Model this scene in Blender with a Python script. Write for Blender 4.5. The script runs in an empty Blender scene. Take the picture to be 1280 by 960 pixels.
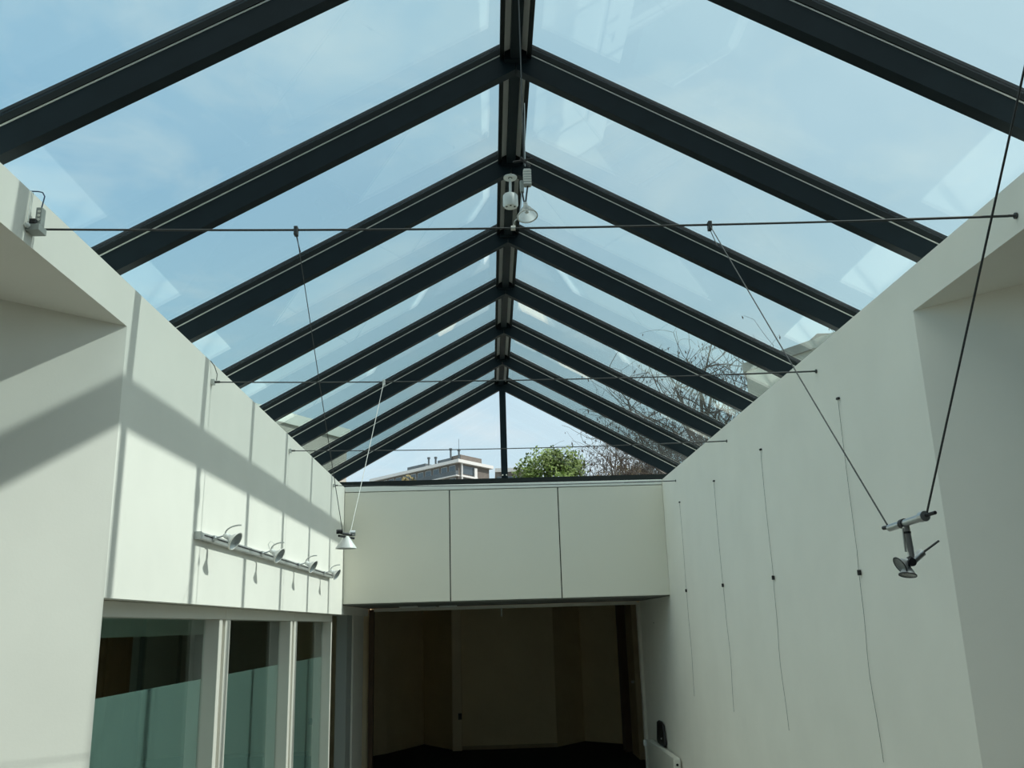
import bpy, bmesh, math, random
from mathutils import Vector, Matrix
C = bpy.context.scene.collection
PI = math.pi

# ------------------------------------------------------------------ materials
def mat(name, col, rough=.6, metal=0., bump=0., bscale=60., var=0., vscale=3., spec=.5, trans=0.):
    m = bpy.data.materials.new(name); m.use_nodes = True
    nt = m.node_tree; b = nt.nodes['Principled BSDF']
    b.inputs['Base Color'].default_value = (*col, 1); b.inputs['Roughness'].default_value = rough
    b.inputs['Metallic'].default_value = metal; b.inputs['Specular IOR Level'].default_value = spec
    tc = nt.nodes.new('ShaderNodeTexCoord')
    if var:
        n = nt.nodes.new('ShaderNodeTexNoise'); n.inputs['Scale'].default_value = vscale; n.inputs['Detail'].default_value = 5
        nt.links.new(tc.outputs['Object'], n.inputs['Vector'])
        r = nt.nodes.new('ShaderNodeMapRange')
        r.inputs[1].default_value = .3; r.inputs[2].default_value = .7
        r.inputs[3].default_value = 1 - var; r.inputs[4].default_value = 1 + var
        nt.links.new(n.outputs['Fac'], r.inputs[0])
        mx = nt.nodes.new('ShaderNodeVectorMath'); mx.operation = 'SCALE'; mx.inputs[0].default_value = col
        nt.links.new(r.outputs[0], mx.inputs['Scale']); nt.links.new(mx.outputs[0], b.inputs['Base Color'])
    if bump:
        n = nt.nodes.new('ShaderNodeTexNoise'); n.inputs['Scale'].default_value = bscale; n.inputs['Detail'].default_value = 3
        nt.links.new(tc.outputs['Object'], n.inputs['Vector'])
        bp = nt.nodes.new('ShaderNodeBump'); bp.inputs['Strength'].default_value = bump; bp.inputs['Distance'].default_value = .004
        nt.links.new(n.outputs['Fac'], bp.inputs['Height']); nt.links.new(bp.outputs[0], b.inputs['Normal'])
    return m

def glass_mat(name, tint, refl=1.0, haze=0.):
    """clear sheet glass: Fresnel mirror over a tinted see-through sheet; the tint deepens with the path through the glass"""
    m = bpy.data.materials.new(name); m.use_nodes = True
    nt = m.node_tree; N = nt.nodes; L = nt.links; N.clear()
    out = N.new('ShaderNodeOutputMaterial')
    lw = N.new('ShaderNodeLayerWeight'); lw.inputs['Blend'].default_value = .5
    def mth(op, a, b=None):
        n = N.new('ShaderNodeMath'); n.operation = op
        for i, v in enumerate((a, b)):
            if v is None: continue
            if isinstance(v, (int, float)): n.inputs[i].default_value = v
            else: L.new(v, n.inputs[i])
        return n.outputs[0]
    fac = lw.outputs['Facing']
    schl = mth('MULTIPLY_ADD', mth('POWER', fac, 5.), .96); N[-1].inputs[2].default_value = .04
    schl = mth('MULTIPLY', schl, refl)
    cos = mth('SUBTRACT', 1., fac)
    c2 = mth('MULTIPLY', cos, cos)
    sin2 = mth('MULTIPLY', mth('SUBTRACT', 1., c2), 1/2.25)
    ct = mth('SQRT', mth('SUBTRACT', 1., sin2))
    k = mth('DIVIDE', 1., ct)
    comb = N.new('ShaderNodeCombineColor')
    for i, c in enumerate(tint): L.new(mth('POWER', c, k), comb.inputs[i])
    tr = N.new('ShaderNodeBsdfTransparent'); L.new(comb.outputs[0], tr.inputs['Color'])
    gl = N.new('ShaderNodeBsdfGlossy'); gl.inputs['Roughness'].default_value = 0.
    mx = N.new('ShaderNodeMixShader'); L.new(schl, mx.inputs[0]); L.new(tr.outputs[0], mx.inputs[1]); L.new(gl.outputs[0], mx.inputs[2])
    last = mx.outputs[0]
    if haze:                                                            # thin film of dust on the pane
        df = N.new('ShaderNodeBsdfTranslucent'); df.inputs['Color'].default_value = (.8, .82, .82, 1)
        m2 = N.new('ShaderNodeMixShader')
        tc = N.new('ShaderNodeTexCoord'); nz = N.new('ShaderNodeTexNoise'); nz.inputs['Scale'].default_value = 2.2; nz.inputs['Detail'].default_value = 8
        L.new(tc.outputs['Object'], nz.inputs['Vector'])
        hz = mth('MULTIPLY', mth('POWER', nz.outputs['Fac'], 2.), haze * 3)
        L.new(hz, m2.inputs[0]); L.new(last, m2.inputs[1]); L.new(df.outputs[0], m2.inputs[2]); last = m2.outputs[0]
    L.new(last, out.inputs['Surface'])
    return m

def film_mat():
    m = bpy.data.materials.new('frosted film'); m.use_nodes = True
    nt = m.node_tree; N = nt.nodes; L = nt.links; N.clear()
    out = N.new('ShaderNodeOutputMaterial')
    d = N.new('ShaderNodeBsdfDiffuse'); d.inputs['Color'].default_value = (.145, .18, .175, 1)
    t = N.new('ShaderNodeBsdfTranslucent'); t.inputs['Color'].default_value = (.42, .48, .46, 1)
    a = N.new('ShaderNodeAddShader'); L.new(d.outputs[0], a.inputs[0]); L.new(t.outputs[0], a.inputs[1])
    L.new(a.outputs[0], out.inputs['Surface'])
    return m

M = dict(
    wall=mat('white painted plaster', (.88, .85, .775), .85, bump=.06, bscale=90, var=.025, vscale=2.2, spec=.25),
    ceil=mat('white painted board', (.78, .785, .765), .9, bump=.15, var=.02, spec=.2),
    panel=mat('off white lacquered panel', (.80, .775, .68), .55, var=.015, vscale=1.5, spec=.3),
    sillw=mat('white sill board', (.80, .81, .77), .5),
    gap=mat('dark joint', (.03, .032, .03), .9),
    steel=mat('dark anthracite coated steel', (.010, .017, .021), .5, var=.12, vscale=9, spec=.14),
    gasket=mat('black rubber gasket', (.010, .014, .014), .7, spec=.25),
    alu=mat('bare aluminium strip', (.80, .78, .72), .5, metal=.2),
    strip=mat('pale grey ridge strip', (.86, .88, .86), .5),
    alud=mat('grey aluminium strip', (.58, .60, .58), .5, metal=.1),
    chrome=mat('satin chrome', (.62, .64, .65), .28, metal=.9),
    track=mat('satin aluminium track', (.55, .56, .55), .35, metal=.55),
    wire=mat('dark steel cable', (.06, .063, .062), .5, metal=.3),
    wirel=mat('bright steel cable', (.55, .56, .54), .35, metal=.7),
    black=mat('black plastic', (.012, .012, .014), .45),
    blue=mat('dark blue cable sheath', (.02, .05, .12), .5),
    refl=mat('lamp reflector', (.62, .64, .65), .35, metal=.6),
    cer=mat('white ceramic', (.74, .76, .74), .4),
    psu=mat('grey connector block', (.33, .35, .33), .5, var=.1, vscale=40),
    frame=mat('white window frame paint', (.72, .69, .62), .5, spec=.35),
    framed=mat('grey door frame paint', (.34, .36, .34), .6),
    dwall=mat('buff wallcovering in the dark room', (.80, .67, .45), .9, var=.06, vscale=1.2),
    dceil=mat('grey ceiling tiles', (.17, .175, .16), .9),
    carpet=mat('black carpet', (.018, .02, .02), 1., bump=.5, bscale=200),
    dwood=mat('very dark brown wood', (.11, .062, .035), .6, var=.2, vscale=4),
    buff=mat('pale buff paint', (.82, .70, .50), .8),
    wood=mat('brown wood veneer', (.30, .145, .07), .55, var=.2, vscale=4),
    tan=mat('tan wood edge', (.42, .33, .21), .6, var=.08, vscale=5),
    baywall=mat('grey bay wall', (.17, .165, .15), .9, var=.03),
    rad=mat('cream radiator enamel', (.74, .73, .66), .4),
    lino=mat('pale grey floor covering', (.26, .25, .23), .6, var=.04),
    room=mat('grey back room wall', (.66, .66, .6), .9),
    ground=mat('gravel ground', (.22, .22, .19), .95, var=.15, vscale=.6),
    brick=mat('grey brown brick', (.165, .145, .125), .85, var=.12, vscale=.7),
    balc=mat('slate balcony cladding', (.10, .12, .13), .6, var=.15, vscale=.5),
    bwhite=mat('white concrete band', (.72, .72, .69), .7),
    bglass=mat('dark window glass', (.06, .085, .10), .12, spec=.8),
    gravel=mat('weathered grey parapet', (.30, .30, .27), .9, var=.25, vscale=1.5),
    beige=mat('beige render', (.50, .48, .41), .9, var=.10, vscale=.8),
    parapet=mat('pale parapet', (.74, .78, .70), .8, var=.08, vscale=1.),
    bark=mat('grey brown bark', (.105, .088, .07), .95, var=.2, vscale=4),
    pod=mat('dry brown seed pods', (.09, .06, .045), .9),
    leaf=mat('spring green leaves', (.125, .20, .035), .65, var=.5, vscale=1.6),
    oleaf=mat('olive brown leaves', (.20, .17, .07), .8, var=.35, vscale=1.6),
)
M['glass'] = glass_mat('greenish double glazing', (.866, .947, .942), 1.2, .012)
M['gglass'] = glass_mat('gable glass', (.97, .985, .985), .9)
M['wglass'] = glass_mat('window glass', (.90, .95, .93), 1.0)
M['lampglass'] = glass_mat('lamp glass', (.86, .88, .88), 1.5, .8)
M['lens'] = glass_mat('lamp lens', (.95, .96, .96), .8, .12)
M['film'] = film_mat()

# ------------------------------------------------------------------ mesh helper
class MB:
    def __init__(s): s.bm = bmesh.new()
    def hexa(s, P):
        v = [s.bm.verts.new(p) for p in P]
        for f in ((0,3,2,1),(4,5,6,7),(0,1,5,4),(1,2,6,5),(2,3,7,6),(3,0,4,7)): s.bm.faces.new([v[i] for i in f])
        return s
    def box(s, x0, x1, y0, y1, z0, z1):
        return s.hexa([(x0,y0,z0),(x1,y0,z0),(x1,y1,z0),(x0,y1,z0),(x0,y0,z1),(x1,y0,z1),(x1,y1,z1),(x0,y1,z1)])
    def prism(s, pts, d):
        d = Vector(d); a = [s.bm.verts.new(p) for p in pts]; b = [s.bm.verts.new(Vector(p)+d) for p in pts]; n = len(pts)
        s.bm.faces.new(a[::-1]); s.bm.faces.new(b)
        for i in range(n): s.bm.faces.new((a[i], a[(i+1)%n], b[(i+1)%n], b[i]))
        return s
    def tube(s, pts, r, n=8, cap=True):
        pts = [Vector(p) for p in pts]; k = len(pts); rr = r if isinstance(r, (list, tuple)) else [r]*k
        rings = []; ref = None
        for i, p in enumerate(pts):
            t = (pts[min(i+1,k-1)] - pts[max(i-1,0)]).normalized()
            if ref is None: ref = t.orthogonal().normalized()
            u = (ref - t*ref.dot(t))
            u = u.normalized() if u.length > 1e-6 else t.orthogonal().normalized()
            w = t.cross(u); ref = u
            rings.append([s.bm.verts.new(p + (u*math.cos(2*PI*j/n) + w*math.sin(2*PI*j/n))*rr[i]) for j in range(n)])
        for a, b in zip(rings, rings[1:]):
            for j in range(n): s.bm.faces.new((a[j], a[(j+1)%n], b[(j+1)%n], b[j]))
        if cap: s.bm.faces.new(rings[0][::-1]); s.bm.faces.new(rings[-1])
        return s
    def lathe(s, prof, o, ax, n=24):                                    # prof: (radius, distance along axis); open surface or closed by r=0
        o = Vector(o); ax = Vector(ax).normalized(); u = ax.orthogonal().normalized(); w = ax.cross(u); rings = []
        for r, h in prof:
            if r < 1e-6: rings.append([s.bm.verts.new(o+ax*h)])
            else: rings.append([s.bm.verts.new(o+ax*h+(u*math.cos(2*PI*j/n)+w*math.sin(2*PI*j/n))*r) for j in range(n)])
        for a, b in zip(rings, rings[1:]):
            for j in range(n):
                k = (j+1) % n
                if len(a) == 1 and len(b) == 1: continue
                if len(a) == 1: s.bm.faces.new((a[0], b[k], b[j]))
                elif len(b) == 1: s.bm.faces.new((a[j], a[k], b[0]))
                else: s.bm.faces.new((a[j], a[k], b[k], b[j]))
        return s
    def build(s, name, m, parent=None, smooth=False, bevel=0.):
        bmesh.ops.recalc_face_normals(s.bm, faces=s.bm.faces)
        me = bpy.data.meshes.new(name); s.bm.to_mesh(me); s.bm.free()
        if smooth:
            for p in me.polygons: p.use_smooth = True
        me.materials.append(M[m]); o = bpy.data.objects.new(name, me); C.objects.link(o)
        if smooth:
            try: me.set_sharp_from_angle(angle=math.radians(40))
            except Exception: pass
        if bevel:
            b = o.modifiers.new('bevel', 'BEVEL'); b.width = bevel; b.segments = 2; b.limit_method = 'ANGLE'
        if parent: o.parent = parent; o.matrix_parent_inverse = Matrix.Translation(-parent.location)
        return o

def tag(o, label, cat, group=None):
    o['label'] = label; o['category'] = cat
    if group: o['group'] = group
    return o
def thing(name, label, cat, loc=(0,0,0), group=None):
    o = bpy.data.objects.new(name, None); C.objects.link(o); o.location = loc; o.empty_display_size = .1
    return tag(o, label, cat, group)
def struct(name, mb, m, **k):
    o = mb.build(name, m, **k) if isinstance(mb, MB) else mb
    o['kind'] = 'structure'; return o
def sempty(name, loc=(0,0,0)):
    o = bpy.data.objects.new(name, None); C.objects.link(o); o.location = loc; o['kind'] = 'structure'; return o

# ------------------------------------------------------------------ key dimensions (metres)
HW = 1.8            # half width between the two long walls
FL = -.25           # floor
YC = 3.9            # corners where the long walls fold back at 45 degrees
YB = -2.5           # back wall
ZN = 3.1            # ceiling of the side bays
ZT = 3.2975         # top of the long walls
ZW = 1.907          # underside of the left upper wall
YP = 10.16          # face of the end bulkhead
ZP = 2.016          # underside of the bulkhead
Y0, SP = 10.371, 1.0642   # gable rafter, rafter spacing
ZR, SL = 4.463, .5534     # underside of the rafters at the ridge, slope
XE = 2.14           # eaves
YO = 12.3           # opening into the dark room

# ------------------------------------------------------------------ room shell
struct('floor', MB().box(-4.2, 4.2, YB-.2, YO+.1, FL-.1, FL), 'lino')
struct('wall_left', MB().prism([(-HW,YB,ZN),(-HW,YC,ZN),(-HW,YC,ZW),(-HW,10.30,ZW),(-HW,10.30,ZT),(-HW,YB,ZT)], (-.25,0,0)), 'wall')
struct('wall_right', MB().prism([(HW,YB,ZN),(HW,YC,ZN),(HW,YC,FL),(HW,YO,FL),(HW,YO,ZT),(HW,YB,ZT)], (.25,0,0)), 'wall')
r2 = math.sqrt(.5)
def splay(sx):
    a = Vector((sx*HW, YC, FL)); d = Vector((sx*r2, -r2, 0))*3.3; t = Vector((sx*r2, r2, 0))*.12
    m = MB(); m.prism([a, a+d, a+d+t, a+t], (0,0,ZN+.05-FL)); return m
struct('wall_splay_left', splay(-1), 'wall')
struct('wall_splay_right', splay(1), 'wall')
for sx, nm in ((-1,'left'),(1,'right')):
    x0, x1 = sorted((sx*2.05, sx*4.2))
    struct('ceiling_'+nm, MB().box(x0, x1, YB, YC+.25, ZN, ZN+.12), 'wall')
    xa, xb = sorted((sx*4.1, sx*4.25))
    struct('wall_bay_'+nm, MB().box(xa, xb, YB, 1.75, FL, ZN), 'baywall')
struct('wall_back', MB().prism([(-4.2,YB,FL),(4.2,YB,FL),(4.2,YB,3.2),(2.2,YB,3.3),(0,YB,4.6),(-2.2,YB,3.3),(-4.2,YB,3.2)], (0,-.15,0)), 'baywall')
# bulkhead at the far end
struct('wall_end', MB().box(-HW, HW, YP+.0325, YO, ZP+.004, 3.24), 'gap')
struct('trim_1', MB().box(-HW+.003, HW-.003, YP-.004, 10.42, 3.243, 3.300), 'sillw', bevel=.004)
struct('ceiling_passage', MB().box(-HW, HW, YP+.036, YO, ZP-.012, ZP+.003), 'dceil')
pg = 'cladding panels of the end bulkhead'
for x0, x1, l in ((-HW+.002,-.626,'left of the three off-white bulkhead panels, beside the sunlit wall'),
                  (-.614,.600,'middle of the three off-white bulkhead panels, between the two dark joints'),
                  (.612,HW-.002,'right of the three off-white bulkhead panels, beside the shaded wall')):
    tag(MB().box(x0, x1, YP, YP+.032, ZP, 3.236).build('cladding_panel','panel',bevel=.003), l, 'wall panel', pg)

# ------------------------------------------------------------------ roof
def zr(x, off): return ZR - SL*abs(x) + off
def slope_bar(m, sx, xa, xb, y0, y1, o0, o1):
    P = []
    for o in (o0, o1):
        for x, y in ((xa,y0),(xb,y0),(xb,y1),(xa,y1)): P.append((sx*x, y, zr(x,o)))
    return m.hexa(P)
ordn = ['on the end gable itself','first from the end gable','second from the end gable','third from the end gable','fourth from the end gable',
        'fifth from the end gable','sixth from the end gable','nearest the viewer']
ntrim = 2
for i in range(13):
    y = Y0 - SP*i
    for sx, side in ((-1,'left'),(1,'right')):
        if i < 8:
            t = thing('roof_rafter', 'dark steel roof rafter of the %s slope, %s' % (side, ordn[i]), 'rafter', (sx*XE, y, zr(XE,0)), 'rafters of the glass roof')
        else:
            t = sempty('trim_%d' % ntrim, (sx*XE, y, zr(XE,0))); ntrim += 1
        slope_bar(MB(), sx, .002, XE-.002, y, y+.056, 0, .118).build('rafter_bar', 'steel', t)
        o = slope_bar(MB(), sx, .07, XE-.002, y-.002, y+.058, .1190, .1262).build('glazing_strip', 'alu', t); o['label'] = 'bright aluminium glazing strip'
        slope_bar(MB(), sx, .05, XE-.002, y-.007, y+.063, .127, .157).build('gasket', 'gasket', t)
        slope_bar(MB(), sx, .05, XE+.02, y-.006, y+.062, .171, .186).build('cover_cap', 'steel', t)
# ridge
rb = thing('ridge_beam', 'dark steel ridge beam with two grey strips along the peak of the glass roof', 'ridge beam', (0, 4, ZR+.05))
ya, yb = YB-.02, Y0+.06
MB().box(-.027, .027, ya, yb, ZR+.042, ZR+.165).build('beam', 'steel', rb)
for sx in (-1,1):
    o = slope_bar(MB(), sx, .028, .058, ya, yb, .112, .122).build('side_strip', 'strip', rb); o['label'] = 'grey aluminium strip beside the ridge'
    slope_bar(MB(), sx, .058, .080, ya, yb, .100, .157).build('edge_gasket', 'gasket', rb)
    slope_bar(MB(), sx, .0, .068, ya, yb, .172, .186).build('ridge_cap', 'steel', rb)
for i in range(13):
    y = Y0 - SP*i
    MB().box(-.056, .056, y-.03, y+.086, ZR+.035, ZR+.118).build('rafter_connector', 'steel', rb)
# panes
n = 1
for i in range(12):
    yb_, ya_ = Y0 - SP*i - .004, Y0 - SP*(i+1) + .060
    for sx in (-1,1):
        struct('window_%d' % n, slope_bar(MB(), sx, .062, XE+.02, ya_, yb_, .158, .170), 'glass'); n += 1
# kerbs that carry the eaves
for sx, nm in ((-1,'left'),(1,'right')):
    x0, x1 = sorted((sx*XE, sx*(XE+.16)))
    struct('wall_kerb_'+nm, MB().box(x0, x1, YB-.1, YO, 3.21, zr(XE,.155)), 'parapet')
    x0, x1 = sorted((sx*2.05, sx*XE))
    struct('trim_%d' % ntrim, MB().box(x0, x1, YB-.1, YO, ZT-.1, ZT-.02), 'sillw'); ntrim += 1
# gable glazing
gy = Y0 + .03
gp = thing('gable_post', 'dark steel post standing upright in the middle of the end gable window', 'post', (.012, gy, 3.385))
MB().box(-.025, .05, gy-.025, gy+.05, 3.392, ZR+.03).build('post_bar', 'steel', gp)
for dx in (-.01,.035): MB().lathe([(0,0),(.008,0),(.008,.006),(0,.006)], (dx, gy-.025, 3.43), (0,-1,0), 10).build('bolt', 'alu', gp)
tag(MB().box(-2.0, 2.0, Y0-.01, gy+.06, 3.301, 3.392).build('gable_sill_rail','gasket'), 'black sill rail along the bottom of the end gable window', 'sill rail')
for sx in (-1,1):
    xi, xo = (.026 if sx < 0 else .051), 1.93
    struct('window_%d' % n, MB().prism([(sx*xi,gy+.01,3.39),(sx*xo,gy+.01,3.39),(sx*xi,gy+.01,zr(xi,.02))], (0,.02,0)), 'gglass'); n += 1

# ------------------------------------------------------------------ left window wall under the upper wall
XF = -1.88
def window(k, ya_, yb_, extra=()):
    w = sempty('window_%d' % k, (XF, (ya_+yb_)/2, FL))
    f = MB().box(XF-.10, XF, ya_, yb_, 1.8335, ZW-.002).box(XF-.10, XF, ya_, yb_, FL+.002, FL+.09)
    for e in extra: f.box(*e)
    f.build('window_frame', 'frame', w, bevel=.004)
    MB().box(XF-.097, XF-.087, ya_+.02, yb_-.02, FL+.08, 1.84).build('pane', 'wglass', w)
    o = MB().box(XF-.101, XF-.098, ya_+.02, yb_-.02, FL+.08, 1.4795).build('frosted_film', 'film', w); o['label'] = 'frosted privacy film on the lower pane'
    return w
z0, z1 = FL+.003, 1.834
window(n, 3.955, 5.991, [(XF-.10,XF,3.955,4.0,z0,z1),(XF-.10,XF,5.864,5.930,z0,z1),(XF-.06,XF-.022,5.930,5.991,z0,z1)]); n += 1
window(n, 5.994, 8.083, [(XF-.10,XF-.002,6.006,6.118,z0,z1),(XF-.06,XF-.022,5.994,6.006,z0,z1),(XF-.10,XF,7.940,8.007,z0,z1),(XF-.06,XF-.022,8.007,8.083,z0,z1)]); n += 1
window(n, 8.086, 10.0, [(XF-.10,XF-.002,8.098,8.225,z0,z1),(XF-.06,XF-.022,8.086,8.098,z0,z1),(XF-.10,XF,9.95,10.0,z0,z1)]); n += 1
# doorway and door frame further along, in the shade of the bulkhead
d1 = sempty('door_1', (-1.85, 11.2, FL))
MB().box(-1.95,-1.83, 10.72, 11.10, FL+.002, ZP-.03).build('door_leaf','framed',d1)
MB().box(-1.95,-1.81, 11.10, 11.95, FL+.002, ZP-.03).build('door_frame','frame',d1)
struct('trim_%d' % ntrim, MB().box(-2.05,-1.8, 10.302, YO, ZW+.002, ZP-.014), 'wall'); ntrim += 1
struct('wall_passage_left', MB().box(-2.05,-1.86, 11.96, 12.2, FL, ZW), 'wood')
# back room behind the windows
struct('wall_back_room_side', MB().box(-4.7,-4.551, 4.05, 14, FL, 2.4), 'room')
struct('wall_back_room_end', MB().box(-4.55,-2.3, 13.9, 14.0, FL, 2.4), 'room')
struct('wall_back_room_near', MB().box(-4.55,-1.98, 3.98, 4.05, FL, 1.9), 'room')
struct('ceiling_back_room', MB().box(-4.7,-2.06, 4.05, 14, 2.4, 2.5).box(-3.6,-2.06, 9.6, 13.9, 2.12, 2.39), 'ceil')
struct('trim_%d' % ntrim, MB().box(-3.95,-3.4, 7.6, 11.0, 1.74, 2.38), 'room'); ntrim += 1
struct('floor_back_room', MB().box(-4.7,-1.96, 4.05, 14, FL-.1, FL-.001), 'carpet')
cb = thing('wood_cupboard', 'tall brown wood cupboard in the dark room behind the nearest left window', 'cupboard', (-4.3, 9.6, FL))
MB().box(-4.54,-4.1, 8.9, 10.3, FL, 2.0).build('cabinet_body','wood',cb,bevel=.004)
for a, b in ((8.92,9.59),(9.61,10.28)): MB().box(-4.1,-4.08, a, b, FL+.08, 1.97).build('cabinet_door','wood',cb,bevel=.003)
d2 = sempty('door_2', (-4.5, 12.6, FL))
MB().box(-4.55,-4.50, 11.75, 11.85, FL, 2.05).box(-4.55,-4.50, 13.1, 13.2, FL, 2.05).box(-4.55,-4.50, 11.75, 13.2, 1.95, 2.05).build('door_frame','framed',d2)
MB().box(-4.55,-4.52, 11.85, 13.1, FL, 1.95).build('door_leaf','room',d2)
MB().box(-4.52,-4.46, 12.96, 13.05, .75, .80).build('door_handle','chrome',d2)

# ------------------------------------------------------------------ dark room beyond the opening
op = sempty('door_3', (0, YO, FL))
MB().box(1.762, HW-.001, YO-.03, YO+.08, FL, ZP-.03).box(-1.72, 1.762, YO-.03, YO+.08, ZP-.055, ZP-.014).build('door_frame','frame',op,bevel=.003)
MB().box(-1.78,-1.722, YO-.03, YO+.08, FL, ZP-.03).build('wood_jamb','dwood',op,bevel=.003)
struct('wall_dark_room_back', MB().prism([(-2.6,15.2,FL),(-1.94,15.99,FL),(-1.41,17.05,FL),(-.85,16.14,FL),(.887,16.10,FL),(1.417,16.75,FL),(2.017,16.19,FL),(2.7,15.6,FL),(2.7,17.4,FL),(-2.6,17.4,FL)], (0,0,2.6)), 'dwall')
struct('wall_dark_room_left', MB().box(-2.75,-2.6, YO+.05, 17.4, FL, 2.35), 'dwall')
struct('wall_dark_room_right', MB().box(2.7,2.85, YO+.05, 17.4, FL, 2.35), 'dwall')
struct('wall_header', MB().box(-2.6,-1.77, YO+.01, YO+.12, FL, 2.3).box(HW+.26, 2.7, YO+.01, YO+.12, FL, 2.3).box(-1.77, 2.06, YO+.081, YO+.13, ZP-.02, 2.3), 'dwall')
struct('ceiling_dark_room', MB().box(-2.75, 2.85, YO+.13, 17.4, 2.16, 2.3), 'dceil')
struct('floor_dark_room', MB().box(-2.75, 2.85, YO+.1, 17.4, FL-.1, FL), 'carpet')
struct('baseboard_back', MB().box(-.70, .885, 16.085, 16.115, FL, FL+.06), 'tan')
pc = thing('pipe_column', 'slim buff pipe casing with a small black socket on the dark room back wall', 'column', (-.78, 16.05, FL))
MB().box(-.86,-.70, 15.99, 16.139, FL, 2.15).build('casing','buff',pc,bevel=.01)
MB().box(-.76,-.70, 15.975, 15.99, .24, .34).build('socket','black',pc,bevel=.004)
wp = thing('wood_post', 'tall dark brown wood post at the right side of the dark room', 'wood panel', (2.03, 15.3, FL))
MB().box(1.90, 2.16, 15.20, 15.45, FL, 2.15).build('panel_board','dwood',wp,bevel=.004)
MB().box(1.88, 1.90, 15.22, 15.28, FL+.05, 2.1).build('edge_strip','dwood',wp)
dl = thing('open_door_leaf', 'tan wooden door leaf standing open at the right edge of the dark opening', 'door', (2.03, 14.6, FL))
MB().box(1.985, 2.09, 14.30, 15.0, FL+.005, 2.12).build('door_board','tan',dl,bevel=.004)
MB().lathe([(0,0),(.02,0),(.02,.04),(0,.045)], (1.985,14.42,.85), (-1,0,0), 12).build('door_knob','chrome',dl,smooth=True)
for k, (x, y) in enumerate(((-1.20,11.55),(-1.0,12.05),(-.72,11.75))):
    l = ['nearest the left wall','farthest along the passage','on the right of the row'][k]
    t = thing('ceiling_light', 'small pale flush ceiling light in the dark passage ceiling, '+l, 'ceiling light', (x,y,ZP-.013), 'flush lights under the bulkhead')
    MB().box(x-.11, x+.11, y-.10, y+.10, ZP-.026, ZP-.0125).build('housing','cer',t,bevel=.004)
    MB().box(x-.09, x+.09, y-.08, y+.08, ZP-.030, ZP-.0262).build('diffuser','cer',t)
hk = thing('ceiling_hanger', 'thin metal hanger rod dropping from the ceiling at the top of the dark opening', 'hanger', (-.036,12.6,2.16))
MB().tube([(-.036,12.6,2.159),(-.036,12.6,1.86)], .009, 8).build('rod','alud',hk)
MB().lathe([(0,0),(.03,0),(.03,.01),(0,.01)], (-.036,12.6,2.149), (0,0,1), 12).build('ceiling_plate','alud',hk)
# radiator on the right wall under the bulkhead
rd = thing('radiator', 'low cream panel radiator on the right wall under the bulkhead', 'radiator', (1.74, 10.95, FL))
MB().box(1.705, 1.722, 10.16, 11.78, -.16, .325).build('front_plate','rad',rd,bevel=.006)
MB().box(1.762, 1.778, 10.16, 11.78, -.16, .325).build('rear_plate','rad',rd,bevel=.004)
g = MB().box(1.706, 1.777, 10.15, 11.79, .326, .336)
for k in range(30): g.box(1.722, 1.762, 10.22+k*.052, 10.245+k*.052, .336, .339)
g.build('top_grille','rad',rd)
for a, b in ((10.135,10.16),(11.78,11.805)): MB().box(1.704, 1.779, a, b, -.165, .334).build('end_cover','rad',rd,bevel=.005)
MB().lathe([(0,0),(.013,0),(.013,.006),(0,.006)], (1.742,10.135,.275), (0,-1,0), 14).build('air_vent','black',rd)
for xx in (1.715,1.762): MB().box(xx,xx+.007,10.130,10.135,.20,.24).build('cover_clip','gap',rd)
MB().lathe([(0,0),(.028,0),(.032,.03),(.03,.07),(0,.075)], (1.70,11.87,.255), (0,0,1), 16).build('thermostat_knob','cer',rd,smooth=True)
MB().tube([(1.70,11.87,FL+.005),(1.70,11.87,.255)], .011, 8).box(1.70,1.74,11.80,11.87,.05,.07).build('supply_pipe','rad',rd)
for y in (10.4, 11.5): MB().box(1.76, HW-.001, y, y+.03, .0, .04).build('wall_bracket','rad',rd)
pp = [(0,-.20),(.03,-.235),(.27,-.235),(.30,-.20),(.255,.005),(.19,.03),(.10,.03),(.045,.005)]
pc = thing('pouch', 'black round-topped pouch with a small white dot standing on the radiator against the wall', 'pouch', (1.77, 11.2, .34))
MB().prism([(1.765+.0*z, 10.92+a*1.75, .578+z) for a, z in pp], (.022,0,0)).build('pouch_body','black',pc,bevel=.004)
MB().lathe([(0,0),(.010,0),(.010,.003),(0,.003)], (1.765,11.12,.42), (-1,0,0), 10).build('white_dot','cer',pc)

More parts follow.
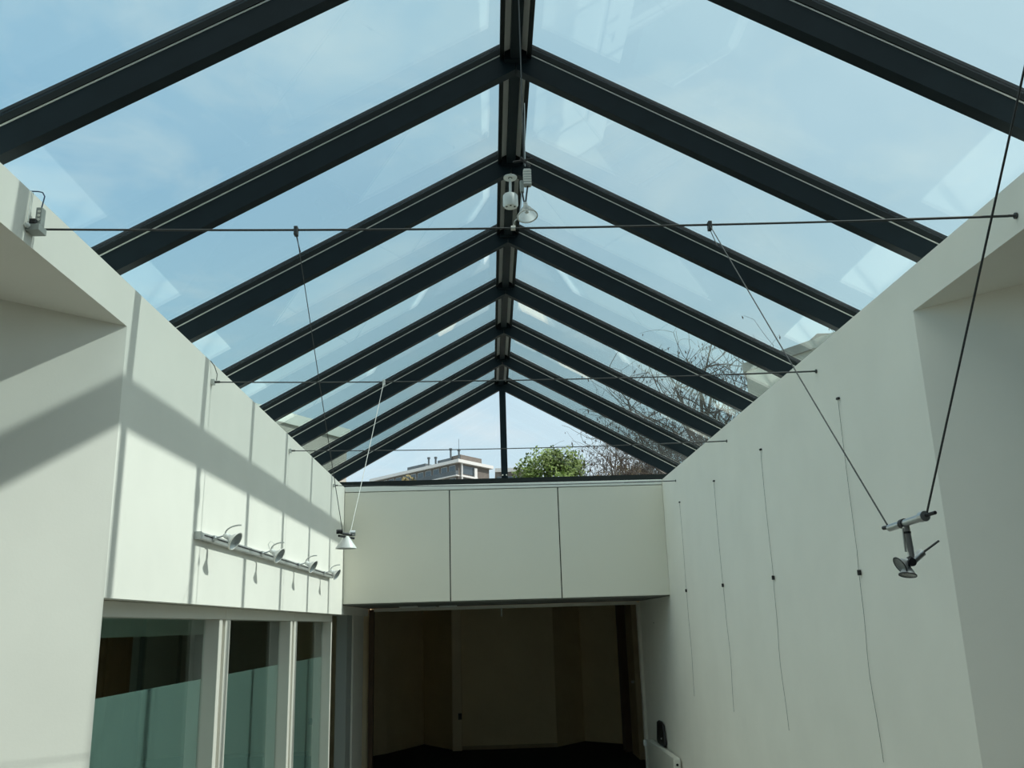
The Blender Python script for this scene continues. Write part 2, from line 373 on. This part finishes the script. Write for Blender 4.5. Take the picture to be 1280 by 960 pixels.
# ------------------------------------------------------------------ cable lighting
CY = [.906, 3.030, 5.155, 7.275, 9.40]
CL = [3.17, 3.175, 3.178, 3.170, 3.205]
SAG = .022
clab = ['overhead, holding the near wire of the spotlight','nearest the viewer','second from the viewer, above the lamp track','low across the end gable window','farthest, level with the gable sill']
def cable_z(i, x):
    u = x/HW; return CL[i] - (CL[i]-3.165)*.5*(u+1) - SAG*(1-u*u)
for i, y in enumerate(CY):
    if i == 4:
        # last one is only seen as short ends on the walls
        pass
    t = thing('tension_cable', 'dark steel cable stretched wall to wall, %s' % clab[i], 'cable', (0,y,CL[i]), 'tension cables of the cable lights')
    r = .0042 if i < 2 else .0038
    MB().tube([(x, y, cable_z(i,x)) for x in [-HW+.03+k*(2*HW-.04)/16 for k in range(17)]], r, 8).build('cable','wire',t,smooth=True)
    xr = HW
    MB().lathe([(0,0),(.012,0),(.012,.006),(.005,.008),(.005,.03),(0,.03)], (HW-.001,y,cable_z(i,HW)), (-1,0,0), 12).build('wall_anchor','wire',t)
    MB().tube([(HW-.03,y,cable_z(i,HW-.03)),(HW-.55,y,cable_z(i,HW-.55))], .0052, 8).build('turnbuckle','wire',t)
    if i != 1:
        MB().box(-HW+.001,-HW+.02, y-.016, y+.016, CL[i]-.016, CL[i]+.016).build('wall_anchor','alud',t,bevel=.002)
        MB().tube([(-HW+.02,y,CL[i]),(-HW+.05,y,CL[i])], .007, 8).build('anchor_eye','wire',t)
        if i in (0,2):
            MB().tube([(-HW+.03,y,CL[i]+.01),(-HW+.03,y+.005,CL[i]+.05),(-HW+.022,y-.03,CL[i]+.09),(-HW+.004,y-.05,ZT-.004)], .0026, 6).build('feed_lead','wire',t,smooth=True)
ps = thing('power_connector', 'grey connector block with a blue lead at the left wall end of the nearest cable', 'connector', (-HW,2.99,3.15))
MB().box(-HW, -HW+.048, 2.965, 3.022, 3.143, 3.168).build('wall_bracket','psu',ps,bevel=.002)
MB().box(-HW+.024, -HW+.046, 2.978, 3.006, 3.169, 3.236).build('terminal_block','psu',ps,bevel=.002)
for k in range(3): MB().lathe([(0,0),(.005,0),(.005,.002),(0,.002)], (-HW+.036, 2.978, 3.188+k*.016), (0,-1,0), 10).build('screw','alu',ps)
MB().box(-HW+.012, -HW+.034, 2.962, 2.977, 3.168, 3.186).build('clamp','black',ps,bevel=.002)
MB().lathe([(0,0),(.008,0),(.010,.008),(.006,.014),(0,.014)], (-HW+.012,2.964,3.158), (-.3,-1,0), 12).build('knurled_knob','cer',ps,smooth=True)
MB().tube([(-HW+.036,2.99,3.235),(-HW+.040,2.99,3.262),(-HW+.042,2.992,3.285),(-HW+.034,2.990,3.300),(-HW+.020,2.986,3.302),(-HW+.002,2.980,3.300),(-HW-.03,2.98,3.303)], .0024, 8).build('blue_lead','blue',ps,smooth=True)
for dy in (0,.012): MB().tube([(-HW+.006,2.968+dy,3.165),(-HW+.004,2.972+dy,3.297)], .0014, 6).build('white_lead','cer',ps)

def clip(name, p, parent, m='wire'):
    MB().box(p[0]-.007, p[0]+.007, p[1]-.012, p[1]+.012, p[2]-.022, p[2]+.012).build(name, m, parent, bevel=.002)
def wire(p, q, parent, m='wire', r=.0026, sag=.0, nm='suspension_wire'):
    p, q = Vector(p), Vector(q); pts = []
    for k in range(9):
        t = k/8; v = p.lerp(q,t); v.z -= sag*4*t*(1-t); pts.append(v)
    MB().tube(pts, r, 6).build(nm, m, parent, smooth=True)

def spot_head(parent, neck, face, R, nm='lamp_head'):
    neck, face = Vector(neck), Vector(face); d = (face-neck); L = d.length; d.normalize()
    h = MB().lathe([(0,0),(R*.30,0),(R*.34,L*.30),(R*.62,L*.55),(R*.92,L*.9),(R,L),(R*.93,L),(R*.84,L*.88),(R*.5,L*.55),(R*.2,L*.45),(0,L*.45)], neck, d, 24).build(nm,'refl',parent,smooth=True)
    MB().lathe([(R*.93,L*.97),(R*1.03,L*.97),(R*1.03,L*1.05),(R*.93,L*1.05),(R*.93,L*.97)], neck, d, 24).build('rim','black' if R < .03 else 'alu',h,smooth=True)
    MB().lathe([(0,L*.97),(R*.92,L*.97),(R*.92,L*1.0),(0,L*1.0)], neck, d, 24).build('lens','lens',h)
    MB().lathe([(0,-L*.35),(R*.32,-L*.35),(R*.32,.002),(0,.002)], neck, d, 14).build('socket','black' if R < .03 else 'cer',h)
    return h

# twin spot on the right
X = .648
sp = thing('twin_cable_spotlight', 'silver twin-headed spotlight hanging on two wires in front of the shaded right wall', 'spotlight', (X,1.8,1.92))
c1 = (X, CY[1], cable_z(1,X)); c0 = (.745, CY[0], cable_z(0,.745))
clip('cable_clip', c1, sp); clip('cable_clip', c0, sp)
wire(c1, (X,1.885,1.930), sp, r=.0020, sag=.003); wire(c0, (X,1.705,1.934), sp, r=.0021, sag=-.002)
wire((c1[0],c1[1],c1[2]-.02), (X+.004,2.97,3.04), sp, r=.0016, nm='wire_tail')
MB().tube([(X,1.875,1.922),(X,1.730,1.927)], .0076, 14).build('crossbar','chrome',sp,smooth=True)
MB().tube([(X,1.905,1.925),(X,1.872,1.924)], .0042, 8).build('bar_tip','black',sp)
MB().tube([(X,1.73,1.929),(X+.006,1.685,1.931)], .0036, 8).build('bar_tip','black',sp)
MB().lathe([(0,-.008),(.0102,-.008),(.0102,.008),(0,.008)], (X,1.722,1.928), (0,1,0), 14).build('end_collar','chrome',sp)
MB().lathe([(0,-.007),(.0098,-.007),(.0098,.007),(0,.007)], (X,1.81,1.924), (0,1,0), 14).build('centre_collar','black',sp)
MB().tube([(X,1.8,1.917),(X+.003,1.8,1.849)], .0068, 12).build('stem','chrome',sp,smooth=True)
MB().tube([(X-.007,1.8,1.914),(X-.008,1.8,1.867)], .0022, 8).build('thin_rod','wirel',sp)
MB().lathe([(0,0),(.0078,0),(.0078,.004),(0,.004)], (X,1.8,1.903), (0,0,1), 14).build('stem_ring','black',sp)
MB().tube([(X-.002,1.8,1.845),(X+.026,1.8,1.866)], .0078, 14).build('side_arm','chrome',sp,smooth=True)
MB().tube([(X+.022,1.8,1.862),(X+.062,1.8,1.887)], .0022, 8).build('aiming_rod','wire',sp)
MB().lathe([(0,-.008),(.008,-.008),(.008,.008),(0,.008)], (X-.004,1.792,1.846), (0,1,0), 12).build('joint','black',sp,smooth=True)
spot_head(sp, (X-.006,1.797,1.851), (X-.0245,1.796,1.841), .0178)
spot_head(sp, (X-.006,1.802,1.844), (X-.011,1.798,1.822), .0168)

# pendant with the pale shade on the left
pd = thing('cable_pendant', 'small white conical cable lamp hanging on two wires by the left wall corner', 'pendant lamp', (-.826,4.1,2.17))
a1 = (-.863,CY[1],cable_z(1,-.863)); a2 = (-.788,CY[2],cable_z(2,-.788))
clip('cable_clip', a1, pd); clip('cable_clip', a2, pd, 'alud')
wire(a1, (-.832,4.02,2.165), pd, r=.0016, sag=.004); wire(a2, (-.820,4.17,2.178), pd, 'wirel', r=.0018, sag=.003)
wire((a1[0],a1[1],a1[2]-.02), (a1[0]+.012,a1[1]+.03,a1[2]-.075), pd, r=.0017, nm='wire_tail')
MB().tube([(-.845,4.00,2.163),(-.832,4.05,2.160),(-.81,4.12,2.163)], .006, 8).build('crossbar','black',pd)
MB().tube([(-.850,4.03,2.150),(-.80,4.14,2.148)], .005, 8).build('lower_bar','black',pd)
MB().lathe([(0,-.012),(.013,-.012),(.013,.012),(0,.012)], (-.805,4.13,2.170), (1,.3,0), 14).build('end_collar','chrome',pd)
MB().lathe([(0,-.012),(.010,-.012),(.010,.012),(0,.012)], (-.845,4.01,2.166), (1,.3,0), 14).build('end_collar','black',pd)
MB().lathe([(.010,.055),(.016,.048),(.046,.004),(.047,0),(.043,.002),(.013,.045),(.008,.05),(.010,.055)], (-.826,4.085,2.098), (0,0,1), 28).build('shade','cer',pd,smooth=True)
MB().lathe([(0,0),(.012,0),(.012,.03),(0,.03)], (-.826,4.085,2.118), (0,0,1), 14).build('bulb','lampglass',pd,smooth=True)

# halogen lamp fed from the ridge
rl = thing('halogen_cable_lamp', 'bare halogen reflector lamp on a ribbed terminal block hanging below the ridge', 'halogen lamp', (-.033,2.95,3.2))
xl, yl = -.031, 2.95
MB().tube([(xl+.003,yl,ZR+.04),(xl,yl,3.36)], .0022, 8).build('drop_wire','wire',rl)
MB().tube([(xl+.010,yl+.01,3.62),(xl+.004,yl+.01,3.36)], .0014, 8).build('bright_drop_wire','wirel',rl)
MB().tube([(xl-.04,yl,3.372),(xl+.035,yl,3.384)], .004, 8).tube([(xl-.012,yl,3.39),(xl+.02,yl-.005,3.352)], .0045, 8).build('cross_clip','black',rl)
t = MB().box(xl-.003, xl+.022, yl-.012, yl+.012, 3.275, 3.340)
t.build('terminal_block','alud',rl,bevel=.002)
rbm = MB()
for k in range(6): rbm.box(xl-.005, xl+.024, yl-.014, yl+.013, 3.279+k*.010, 3.284+k*.010)
rbm.build('ribs','alu',rl)
MB().box(xl-.018, xl-.004, yl-.008, yl+.008, 3.250, 3.295).build('side_terminal','psu',rl,bevel=.002)
MB().tube([(xl-.010,yl,3.25),(xl-.006,yl,3.22),(xl-.002,yl,3.205)], .003, 8).tube([(xl+.010,yl,3.275),(xl+.004,yl,3.235),(xl+.0,yl,3.205)], .003, 8).build('lamp_leads','black',rl,smooth=True)
MB().tube([(xl-.012,yl,3.25),(xl-.016,yl,3.21),(xl-.022,yl+.01,3.16),(xl-.04,CY[1]-.02,3.165),(-.075,CY[1],cable_z(1,-.075)+.004)], .0022, 8).build('feed_lead','wirel',rl,smooth=True)
hd = MB().lathe([(0,.0),(.008,0),(.009,.016),(.016,.024),(.030,.046),(.036,.058),(.034,.058),(.027,.045),(.012,.026),(0,.024)], (xl-.001,yl,3.208), (.10,-.25,-1), 28).build('reflector','lampglass',rl,smooth=True)
MB().lathe([(0,0),(.006,0),(.007,.02),(0,.024)], (xl+.001,yl-.008,3.185), (.10,-.25,-1), 12).build('bulb','cer',hd,smooth=True)
MB().lathe([(.0335,0),(.0375,0),(.0375,.003),(.0335,.003),(.0335,0)], (xl+.0045,yl-.0145,3.1515), (.10,-.25,-1), 28).build('rim','cer',hd)
MB().lathe([(0,-.008),(.009,-.008),(.009,.008),(0,.008)], (-.075,CY[1],cable_z(1,-.075)), (1,0,0), 12).build('cable_clip','alu',rl)

# white ceramic spot under the ridge
cs = thing('ridge_downlight', 'white cylindrical downlight on a round base plate under the ridge', 'downlight', (-.006,5.078,ZR))
y = Y0-5*SP+.028
bp = MB().lathe([(0,.004),(.030,.004),(.034,.0),(.041,.0),(.043,.004),(.043,.010),(0,.010)], (-.006,y,ZR-.034), (0,0,1), 32).build('base_plate','cer',cs,smooth=True)
MB().lathe([(0,0),(.013,0),(.013,.003),(0,.003)], (-.006,y,ZR-.0325), (0,0,1), 20).build('centre_hole','black',bp)
MB().tube([(-.006,y,ZR-.024),(-.006,y,ZR+.0)], .012, 12).build('mount','cer',cs)
MB().tube([(-.006,y,ZR-.03),(-.009,y,4.315)], .0085, 12).build('stem','cer',cs)
bd = MB().lathe([(0,.085),(.040,.083),(.046,.074),(.047,.012),(.040,0),(0,0)], (-.009,y,4.235), (0,0,1), 28).build('lamp_body','cer',cs,smooth=True)
for a in (200, 270, 340): MB().lathe([(0,0),(.006,0),(.006,.003),(0,.003)], (-.009+.026*math.cos(math.radians(a)), y+.026*math.sin(math.radians(a)), 4.235), (0,0,-1), 10).build('vent_hole','black',bd)

# track with four lamps on the sunlit wall
tr = thing('lighting_track', 'long satin aluminium lighting track fixed along the sunlit left wall', 'lighting track', (-HW,7.1,2.265))
zt = 2.272
MB().box(-HW+.001,-HW+.036, 5.03, 9.30, zt-.019, zt+.019).build('track_body','track',tr,bevel=.003)
MB().box(-HW+.0362,-HW+.0375, 5.08, 9.27, zt+.001, zt+.009).build('slot','black',tr)
for y in (5.022,9.302): MB().box(-HW+.001,-HW+.038, y-.008, y+.008, zt-.021, zt+.021).build('end_cap','alud',tr,bevel=.003)
LY = [5.27, 6.39, 7.62, 8.81]
ll = ['nearest the viewer','second from the viewer','third from the viewer','farthest, at the end of the track']
for k, y in enumerate(LY):
    t = thing('track_spotlight', 'silver reflector spotlight on the wall track, '+ll[k], 'spotlight', (-HW+.038, y-.03, zt), 'spotlights on the wall track')
    j = Vector((-HW+.095, y+.0, zt+.022))
    MB().box(-HW+.0378,-HW+.052, y-.05, y+.0, zt-.008, zt+.018).build('track_adapter','chrome',t,bevel=.002)
    MB().tube([(-HW+.045,y-.025,zt+.006),(-HW+.07,y-.012,zt+.012),j], .0055, 10).build('arm','chrome',t,smooth=True)
    MB().lathe([(0,-.012),(.010,-.012),(.010,.012),(0,.012)], j, (0,1,.3), 14).build('joint','chrome',t,smooth=True)
    d = Vector((.85,-.15,-.50)).normalized()
    h = spot_head(t, j+d*.022, j+d*.075, .055)
    # curved bracket over the lamp
    pts = []
    for q in range(9):
        a = math.radians(q*12); pts.append(j + Vector((.082*(1-math.cos(a)), 0, .010+.045*math.sin(a))))
    MB().tube(pts, .0045, 8).build('bracket','chrome',t,smooth=True)
    if k == 1:
        MB().tube([j+Vector((-.01,0,.01)), j+Vector((-.02,0,.045)), j+Vector((-.005,.0,.066)), j+Vector((.02,0,.05)), j+Vector((.01,0,.012))], .0022, 6).build('lead','cer',t,smooth=True)

# picture hanging wires on the right wall
GW = [(4.872,2.925,1.965,1.02),(6.375,2.921,2.013,1.012),(7.79,2.912,2.02,1.005),(9.27,2.922,2.03,1.02)]
gl = ['nearest the viewer','second from the viewer','third from the viewer','farthest, beside the bulkhead']
rnd = random.Random(5)
for k, (y, za, zm, zb) in enumerate(GW):
    t = thing('picture_hanging_wire', 'thin picture-hanging wire on the shaded right wall, '+gl[k], 'picture wire', (HW-.012,y,za), 'picture-hanging wires')
    MB().box(HW-.016, HW-.001, y-.013, y+.013, za-.006, za+.007).build('wall_stud','black',t,bevel=.003)
    w1, w2 = rnd.uniform(-.02,.02), rnd.uniform(.02,.05)*(1 if k < 2 else -1)
    pts = [(HW-.008, y + (w1*math.sin(PI*q/8) if q < 8 else w2*math.sin(PI*(q-8)/10)*(.7+.3*math.sin(q))), za+(zb-za)*q/18) for q in range(19)]
    MB().tube(pts, .0011, 6).build('wire','wire',t,smooth=True)
    yy = y + w2*.05
    MB().box(HW-.018, HW-.003, yy-.008, yy+.008, zm-.014, zm+.014).tube([(HW-.012,yy,zm-.01),(HW-.022,yy-.022,zm+.012)], .004, 6).build('slider_hook','black',t)
tag(MB().lathe([(0,0),(.008,0),(.006,.005),(0,.006)], (HW-.0005,11.3,1.72), (-1,0,0), 10).build('wall_screw','black'), 'small dark screw in the right wall under the bulkhead', 'screw')

# ------------------------------------------------------------------ outside
struct('ground', MB().box(-260, 260, -120, 420, -1.2, -.8), 'ground')
# apartment block far away beyond the gable
D = 200/60
def ap(x, y, z): return Vector((x, y, z))
cnr = Vector((-6.6, 200.1, 0)); HT = 1.75+10.80*D
dl_ = (Vector((-28.37, 224.2, 0))-cnr).normalized(); dr_ = Vector((7.37, 10.0, 0)).normalized()
bd = thing('apartment_block', 'distant flat-roofed apartment block with white roof band behind the gable window', 'apartment block', cnr)
def fbox(name, u0, u1, v0, v1, z0, z1, m, parent):                     # u along the left front, v along the right front
    P = []
    for z in (z0, z1):
        for u, v in ((u0,v0),(u1,v0),(u1,v1),(u0,v1)):
            p = cnr + dl_*u + dr_*v; P.append((p.x, p.y, z))
    return MB().hexa(P).build(name, m, parent)
LL, LR = 33, 11.6
fbox('wall', 0, LL, 0, LR, -1, HT-.6, 'brick', bd)
fbox('roof_band', -.9, LL+.6, -.9, LR+.8, HT-.62, HT+.1, 'bwhite', bd)
for fl in range(5):
    zb = HT-.62-2.9*(fl+1)
    if fl < 3:
        fbox('balcony', .0, LL, -1.0, 0.05, zb+.1, zb+1.15, 'balc', bd)
        fbox('balcony_slab', -.3, LL, -1.1, .04, zb-.12, zb+.1, 'bwhite', bd)
        for k in range(12):
            u = 1.0+k*2.9
            f = fbox('window', u, u+2.2, -.06, .2, zb+1.2, zb+2.6, 'bwhite' if k % 4 == 1 else 'alud', bd)
            fbox('pane', u+.1, u+2.1, -.1, .0, zb+1.25, zb+2.5, 'bglass', f)
        f = fbox('loggia', -.06, .3, 1.2, 6.3, zb+.6, zb+2.5, 'bglass', bd)
        fbox('loggia_rail', -.5, .0, .6, 6.6, zb-.15, zb+.25, 'bwhite', bd)
        fbox('loggia_post', -.45, .02, .8, 1.1, zb-.1, zb+2.9, 'bwhite', bd)
        fbox('loggia_frame', -.4, .02, 5.6, 6.6, zb+.25, zb+2.4, 'bwhite', bd)
for (u0,u1,v0,v1,h,m_) in ((.6,4.2,1.4,9.4,1.5,'brick'),(4.2,9,1.6,5,1.3,'balc'),(13,20,1,4,1.2,'balc')): fbox('roof_house', u0, u1, v0, v1, HT+.1, HT+.1+h, m_, bd)
for u, v, h in ((3.6,1.0,3.3),(.9,1.2,2.7),(12.2,1.5,2.6),(9.6,1.5,2.3)):
    p = cnr+dl_*u+dr_*v; MB().lathe([(0,0),(.22,0),(.22,h-.4),(.36,h-.4),(.36,h),(0,h)], (p.x,p.y,HT+.1), (0,0,1), 10).build('chimney','balc',bd)
p = cnr+dl_*.9+dr_*1.2; MB().tube([(p.x,p.y,HT),(p.x,p.y,HT+5.2)], .05, 5).build('antenna','balc',bd)
bw = thing('apartment_wing', 'lower wing of the distant apartments behind the gable post', 'apartment block', (4,208,0))
MB().box(1.8, 12, 211, 224, -1, 36.6).build('wall','brick',bw)
MB().box(1.7, 12.3, 210.6, 224.3, 36.6, 37.5).build('roof_band','bwhite',bw)
for fl in range(3): MB().box(2.1, 11.7, 210.7, 211.05, 33.5-fl*2.9, 35.5-fl*2.9).build('window','bglass',bw)
for fl in range(3): MB().box(2.1, 11.7, 210.3, 210.69, 32.8-fl*2.9, 33.6-fl*2.9).build('balcony','balc',bw)

# flat-roofed neighbours seen low through the roof glass
def neighbour(label, P, z, band, parts, pm):
    c = Vector((sum(p[0] for p in P)/len(P), sum(p[1] for p in P)/len(P), -.8))
    t = thing('neighbour_building', label, 'building', c)
    MB().prism([(x,y,-.8) for x,y in P], (0,0,z-band+.8)).build('wall','beige',t)
    cc = [(c.x+(x-c.x)*1.03, c.y+(y-c.y)*1.02, z-band) for x,y in P]
    MB().prism(cc, (0,0,band)).build('parapet',pm,t)
    for a in parts: MB().box(*a[:6]).build(a[6], a[7], t)
    return t
neighbour('pale flat-roofed neighbour building seen through the lower left roof glass', [(-4.69,28.67),(-6.85,24.7),(-12,27),(-9.5,32)], 8.0, .34,
          [(-9,-7.4,27.6,29.4,8.0,8.7,'roof_house','beige')], 'parapet')
neighbour('beige neighbour building seen through the lower right roof glass', [(6.45,21.9),(7.95,19.3),(12,20),(12,26),(8,26)], 8.0, .22,
          [(8.0,10.6,20.9,23,8.0,8.45,'roof_house','brick')], 'gravel')

# trees
def bare_tree(label, base, h, seed, spread, pods, lean, cc, cr):
    R = random.Random(seed); t = thing('bare_tree', label, 'tree', base, None)
    trunk = MB(); br = MB(); pod = MB(); tips = []
    def grow(p, d, L, r, lev):
        n = 5 if lev < 4 else 4; pts = [p]; q = p.copy(); dd = d.copy(); wig = .16 if lev == 0 else .30; lim = R.uniform(.70,1.0)
        for k in range(n):
            dd = (dd + Vector((R.uniform(-1,1),R.uniform(-1,1),R.uniform(-.8,.9)))*wig).normalized()
            e_ = Vector(((q.x-cc[0])/cr[0],(q.y-cc[1])/cr[1],(q.z-cc[2])/cr[2]))
            if lev and e_.length > lim: dd = (dd - Vector((e_.x/cr[0],e_.y/cr[1],e_.z/cr[2])).normalized()*min(.45,(e_.length-lim)*1.2)).normalized()
            q = q + dd*(L/n); pts.append(q.copy())
        rr = [r*(1-.34*k/n) for k in range(n+1)]
        (trunk if lev < 1 else br).tube(pts, rr, 6 if lev < 2 else 4 if lev < 3 else 3, cap=False)
        if lev >= 5: tips.append(q); return
        m = {0:7,1:5,2:4,3:4,4:3}[lev]
        for k in range(m):
            f = 1.0 if k == 0 else R.uniform(.35,1.0); i = min(n, max(1, round(f*n)))
            s = Vector((R.uniform(-1,1),R.uniform(-1,1),R.uniform(-.55,.55))).normalized()
            nd = (dd*(.62 if k else 1.0)+Vector((0,0,.22)) + s*(spread if lev else spread*1.35)).normalized()
            grow(pts[i].copy(), nd, L*R.uniform(.56,.82)*(1.15 if lev == 0 else 1), max(rr[i]*(.60 if k else .80), .0055), lev+1)
    grow(Vector(base), Vector((lean[0],lean[1],1)).normalized(), h*.36, h*.022, 0)
    trunk.build('trunk','bark',t); br.build('branches','bark',t)
    for q in tips:
        if R.random() < pods:
            s = R.uniform(.026,.046); c = q+Vector((R.uniform(-.1,.1),R.uniform(-.1,.1),-.07))
            pod.lathe([(0,-s*1.6),(s*.6,0),(0,s*1.6)], c, (R.uniform(-.3,.3),R.uniform(-.3,.3),1), 4)
    o = pod.build('seed_pods','pod',t); o['kind'] = 'stuff'
    return t
def leafy(name, label, c, rx, ry, rz_, nleaf, seed, m, s0=.09, lobes=14):
    R = random.Random(seed); t = thing(name, label, 'tree', (c[0],c[1],-.8))
    MB().tube([(c[0],c[1],-.8),(c[0]+.1,c[1],c[2]*.5),(c[0],c[1],c[2])], [.16,.12,.06], 8).build('trunk','bark',t)
    L = []
    for k in range(lobes):
        a, b = R.uniform(0,2*PI), R.uniform(-.6,1.0); k_ = math.sqrt(max(0,1-b*b))
        L.append((Vector((c[0]+rx*.70*k_*math.cos(a), c[1]+ry*.62*k_*math.sin(a), c[2]+rz_*.64*b)), R.uniform(.22,.45)))
    f = MB()
    for k in range(nleaf):
        lc, lr = L[R.randrange(lobes)]
        d = Vector((R.gauss(0,1),R.gauss(0,1),R.gauss(0,1))).normalized()*(R.random()**.4)*lr
        p = lc+Vector((d.x*rx,d.y*ry,d.z*rz_)); s = R.uniform(.6,1.2)*s0
        u = Vector((R.gauss(0,1),R.gauss(0,1),R.gauss(0,1))).normalized(); w = u.orthogonal().normalized()
        v = [f.bm.verts.new(p+q) for q in (u*s, w*s*.55+u*.2*s, -u*s*.9, -w*s*.55+u*.2*s)]; f.bm.faces.new(v)
    f.build('foliage', m, t)
    return t
bare_tree('large bare spreading tree with dark seed pods seen through the right roof glass', (5.9,26,-.8), 13.0, 11, .95, .55, (.01,0), (6.7,26,6.6), (4.3,3.4,3.8))
bare_tree('small bare tree with brown pods behind the right half of the gable window', (5.2,31,-.8), 10.4, 4, .95, .8, (.0,0), (5.2,31,6.2), (2.6,2.4,2.5))
leafy('leafy_tree', 'bright green leafy tree just right of the gable post', (2.0,30,5.9), 1.42, 1.3, 1.75, 7500, 3, 'leaf', .075, 24)
leafy('brown_tree', 'olive brown tree crown at the right corner of the gable window', (5.5,33,5.9), 2.0, 1.4, 1.75, 4200, 8, 'oleaf')
leafy('yellowing_tree', 'yellowish tree crown in front of the distant apartment block', (-13.2,170,25.4), 5.0, 5, 4.8, 1400, 9, 'oleaf', .5)

# ------------------------------------------------------------------ light
SD = Vector((-1, -.028, -1.0)).normalized()                             # the way sunlight travels
sun = bpy.data.lights.new('sun','SUN'); sun.energy = 4.05; sun.angle = math.radians(.8); sun.color = (1,.935,.875)
so = bpy.data.objects.new('sun', sun); C.objects.link(so); so.rotation_euler = SD.to_track_quat('-Z','Y').to_euler(); so.location = (8,0,12)

w = bpy.data.worlds.new('sky'); bpy.context.scene.world = w; w.use_nodes = True
nt = w.node_tree; N = nt.nodes; L = nt.links; N.clear()
out = N.new('ShaderNodeOutputWorld'); bg = N.new('ShaderNodeBackground'); L.new(bg.outputs[0], out.inputs[0]); bg.inputs[1].default_value = 1.0
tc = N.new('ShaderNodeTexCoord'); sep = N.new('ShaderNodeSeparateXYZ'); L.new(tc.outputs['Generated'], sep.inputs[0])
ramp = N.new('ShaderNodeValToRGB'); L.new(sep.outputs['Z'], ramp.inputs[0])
e = ramp.color_ramp.elements; e[0].position = .0; e[0].color = (.68,.86,.94,1); e[1].position = 1.; e[1].color = (3.8,3.35,2.9,1)  # unseen zenith made far brighter than the visible sky, added fill for shaded walls
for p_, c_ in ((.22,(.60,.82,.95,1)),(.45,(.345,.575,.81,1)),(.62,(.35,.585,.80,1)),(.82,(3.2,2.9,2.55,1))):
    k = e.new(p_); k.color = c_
# brighter towards the sun
dt = N.new('ShaderNodeVectorMath'); dt.operation = 'DOT_PRODUCT'; L.new(tc.outputs['Generated'], dt.inputs[0]); dt.inputs[1].default_value = -SD
mr = N.new('ShaderNodeMapRange'); L.new(dt.outputs['Value'], mr.inputs[0]); mr.inputs[1].default_value = -.1; mr.inputs[2].default_value = 1.; mr.inputs[3].default_value = 0; mr.inputs[4].default_value = .85
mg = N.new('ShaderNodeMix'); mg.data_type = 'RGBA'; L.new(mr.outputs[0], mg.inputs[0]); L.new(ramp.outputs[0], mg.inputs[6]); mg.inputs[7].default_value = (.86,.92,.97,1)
# thin clouds on a flat layer
mz = N.new('ShaderNodeMath'); mz.operation = 'MAXIMUM'; L.new(sep.outputs['Z'], mz.inputs[0]); mz.inputs[1].default_value = 0
ad = N.new('ShaderNodeMath'); ad.operation = 'ADD'; L.new(mz.outputs[0], ad.inputs[0]); ad.inputs[1].default_value = .25
iv = N.new('ShaderNodeMath'); iv.operation = 'DIVIDE'; iv.inputs[0].default_value = 1.; L.new(ad.outputs[0], iv.inputs[1])
sv = N.new('ShaderNodeVectorMath'); sv.operation = 'SCALE'; L.new(tc.outputs['Generated'], sv.inputs[0]); L.new(iv.outputs[0], sv.inputs['Scale'])
nz = N.new('ShaderNodeTexNoise'); nz.inputs['Scale'].default_value = 3.6; nz.inputs['Detail'].default_value = 8; nz.inputs['Roughness'].default_value = .58; nz.inputs['Distortion'].default_value = .5
L.new(sv.outputs[0], nz.inputs['Vector'])
cr = N.new('ShaderNodeMapRange'); L.new(nz.outputs['Fac'], cr.inputs[0]); cr.inputs[1].default_value = .49; cr.inputs[2].default_value = .76; cr.inputs[3].default_value = 0; cr.inputs[4].default_value = .58
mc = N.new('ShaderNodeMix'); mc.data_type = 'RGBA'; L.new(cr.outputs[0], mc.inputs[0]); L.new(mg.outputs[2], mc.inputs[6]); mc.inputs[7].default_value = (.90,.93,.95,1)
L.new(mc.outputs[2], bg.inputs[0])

# ------------------------------------------------------------------ camera
f_, pit, yaw, rol = 1125.46, .2609, .0308, -.0297
cp, s_p, cy_, sy_ = math.cos(pit), math.sin(pit), math.cos(yaw), math.sin(yaw)
F = Vector((sy_*cp, cy_*cp, s_p)); r = Vector((cy_, -sy_, 0)); u = r.cross(F)
c_, s_ = math.cos(rol), math.sin(rol); r, u = r*c_+u*s_, u*c_-r*s_
cam = bpy.data.cameras.new('camera'); co = bpy.data.objects.new('camera', cam); C.objects.link(co)
co.matrix_world = Matrix(((r.x,u.x,-F.x,-.1895),(r.y,u.y,-F.y,0),(r.z,u.z,-F.z,1.75),(0,0,0,1)))
cam.sensor_fit = 'HORIZONTAL'; cam.sensor_width = 36; cam.lens = 36*f_/1280; cam.clip_start = .05; cam.clip_end = 1000
sc = bpy.context.scene; sc.camera = co
vs = sc.view_settings; vs.view_transform = 'Standard'; vs.look = 'None'; vs.gamma = 1; vs.exposure = 0; vs.use_curve_mapping = False
sc.cycles.use_denoising = True; sc.cycles.max_bounces = 12; sc.cycles.transparent_max_bounces = 24; sc.cycles.diffuse_bounces = 6
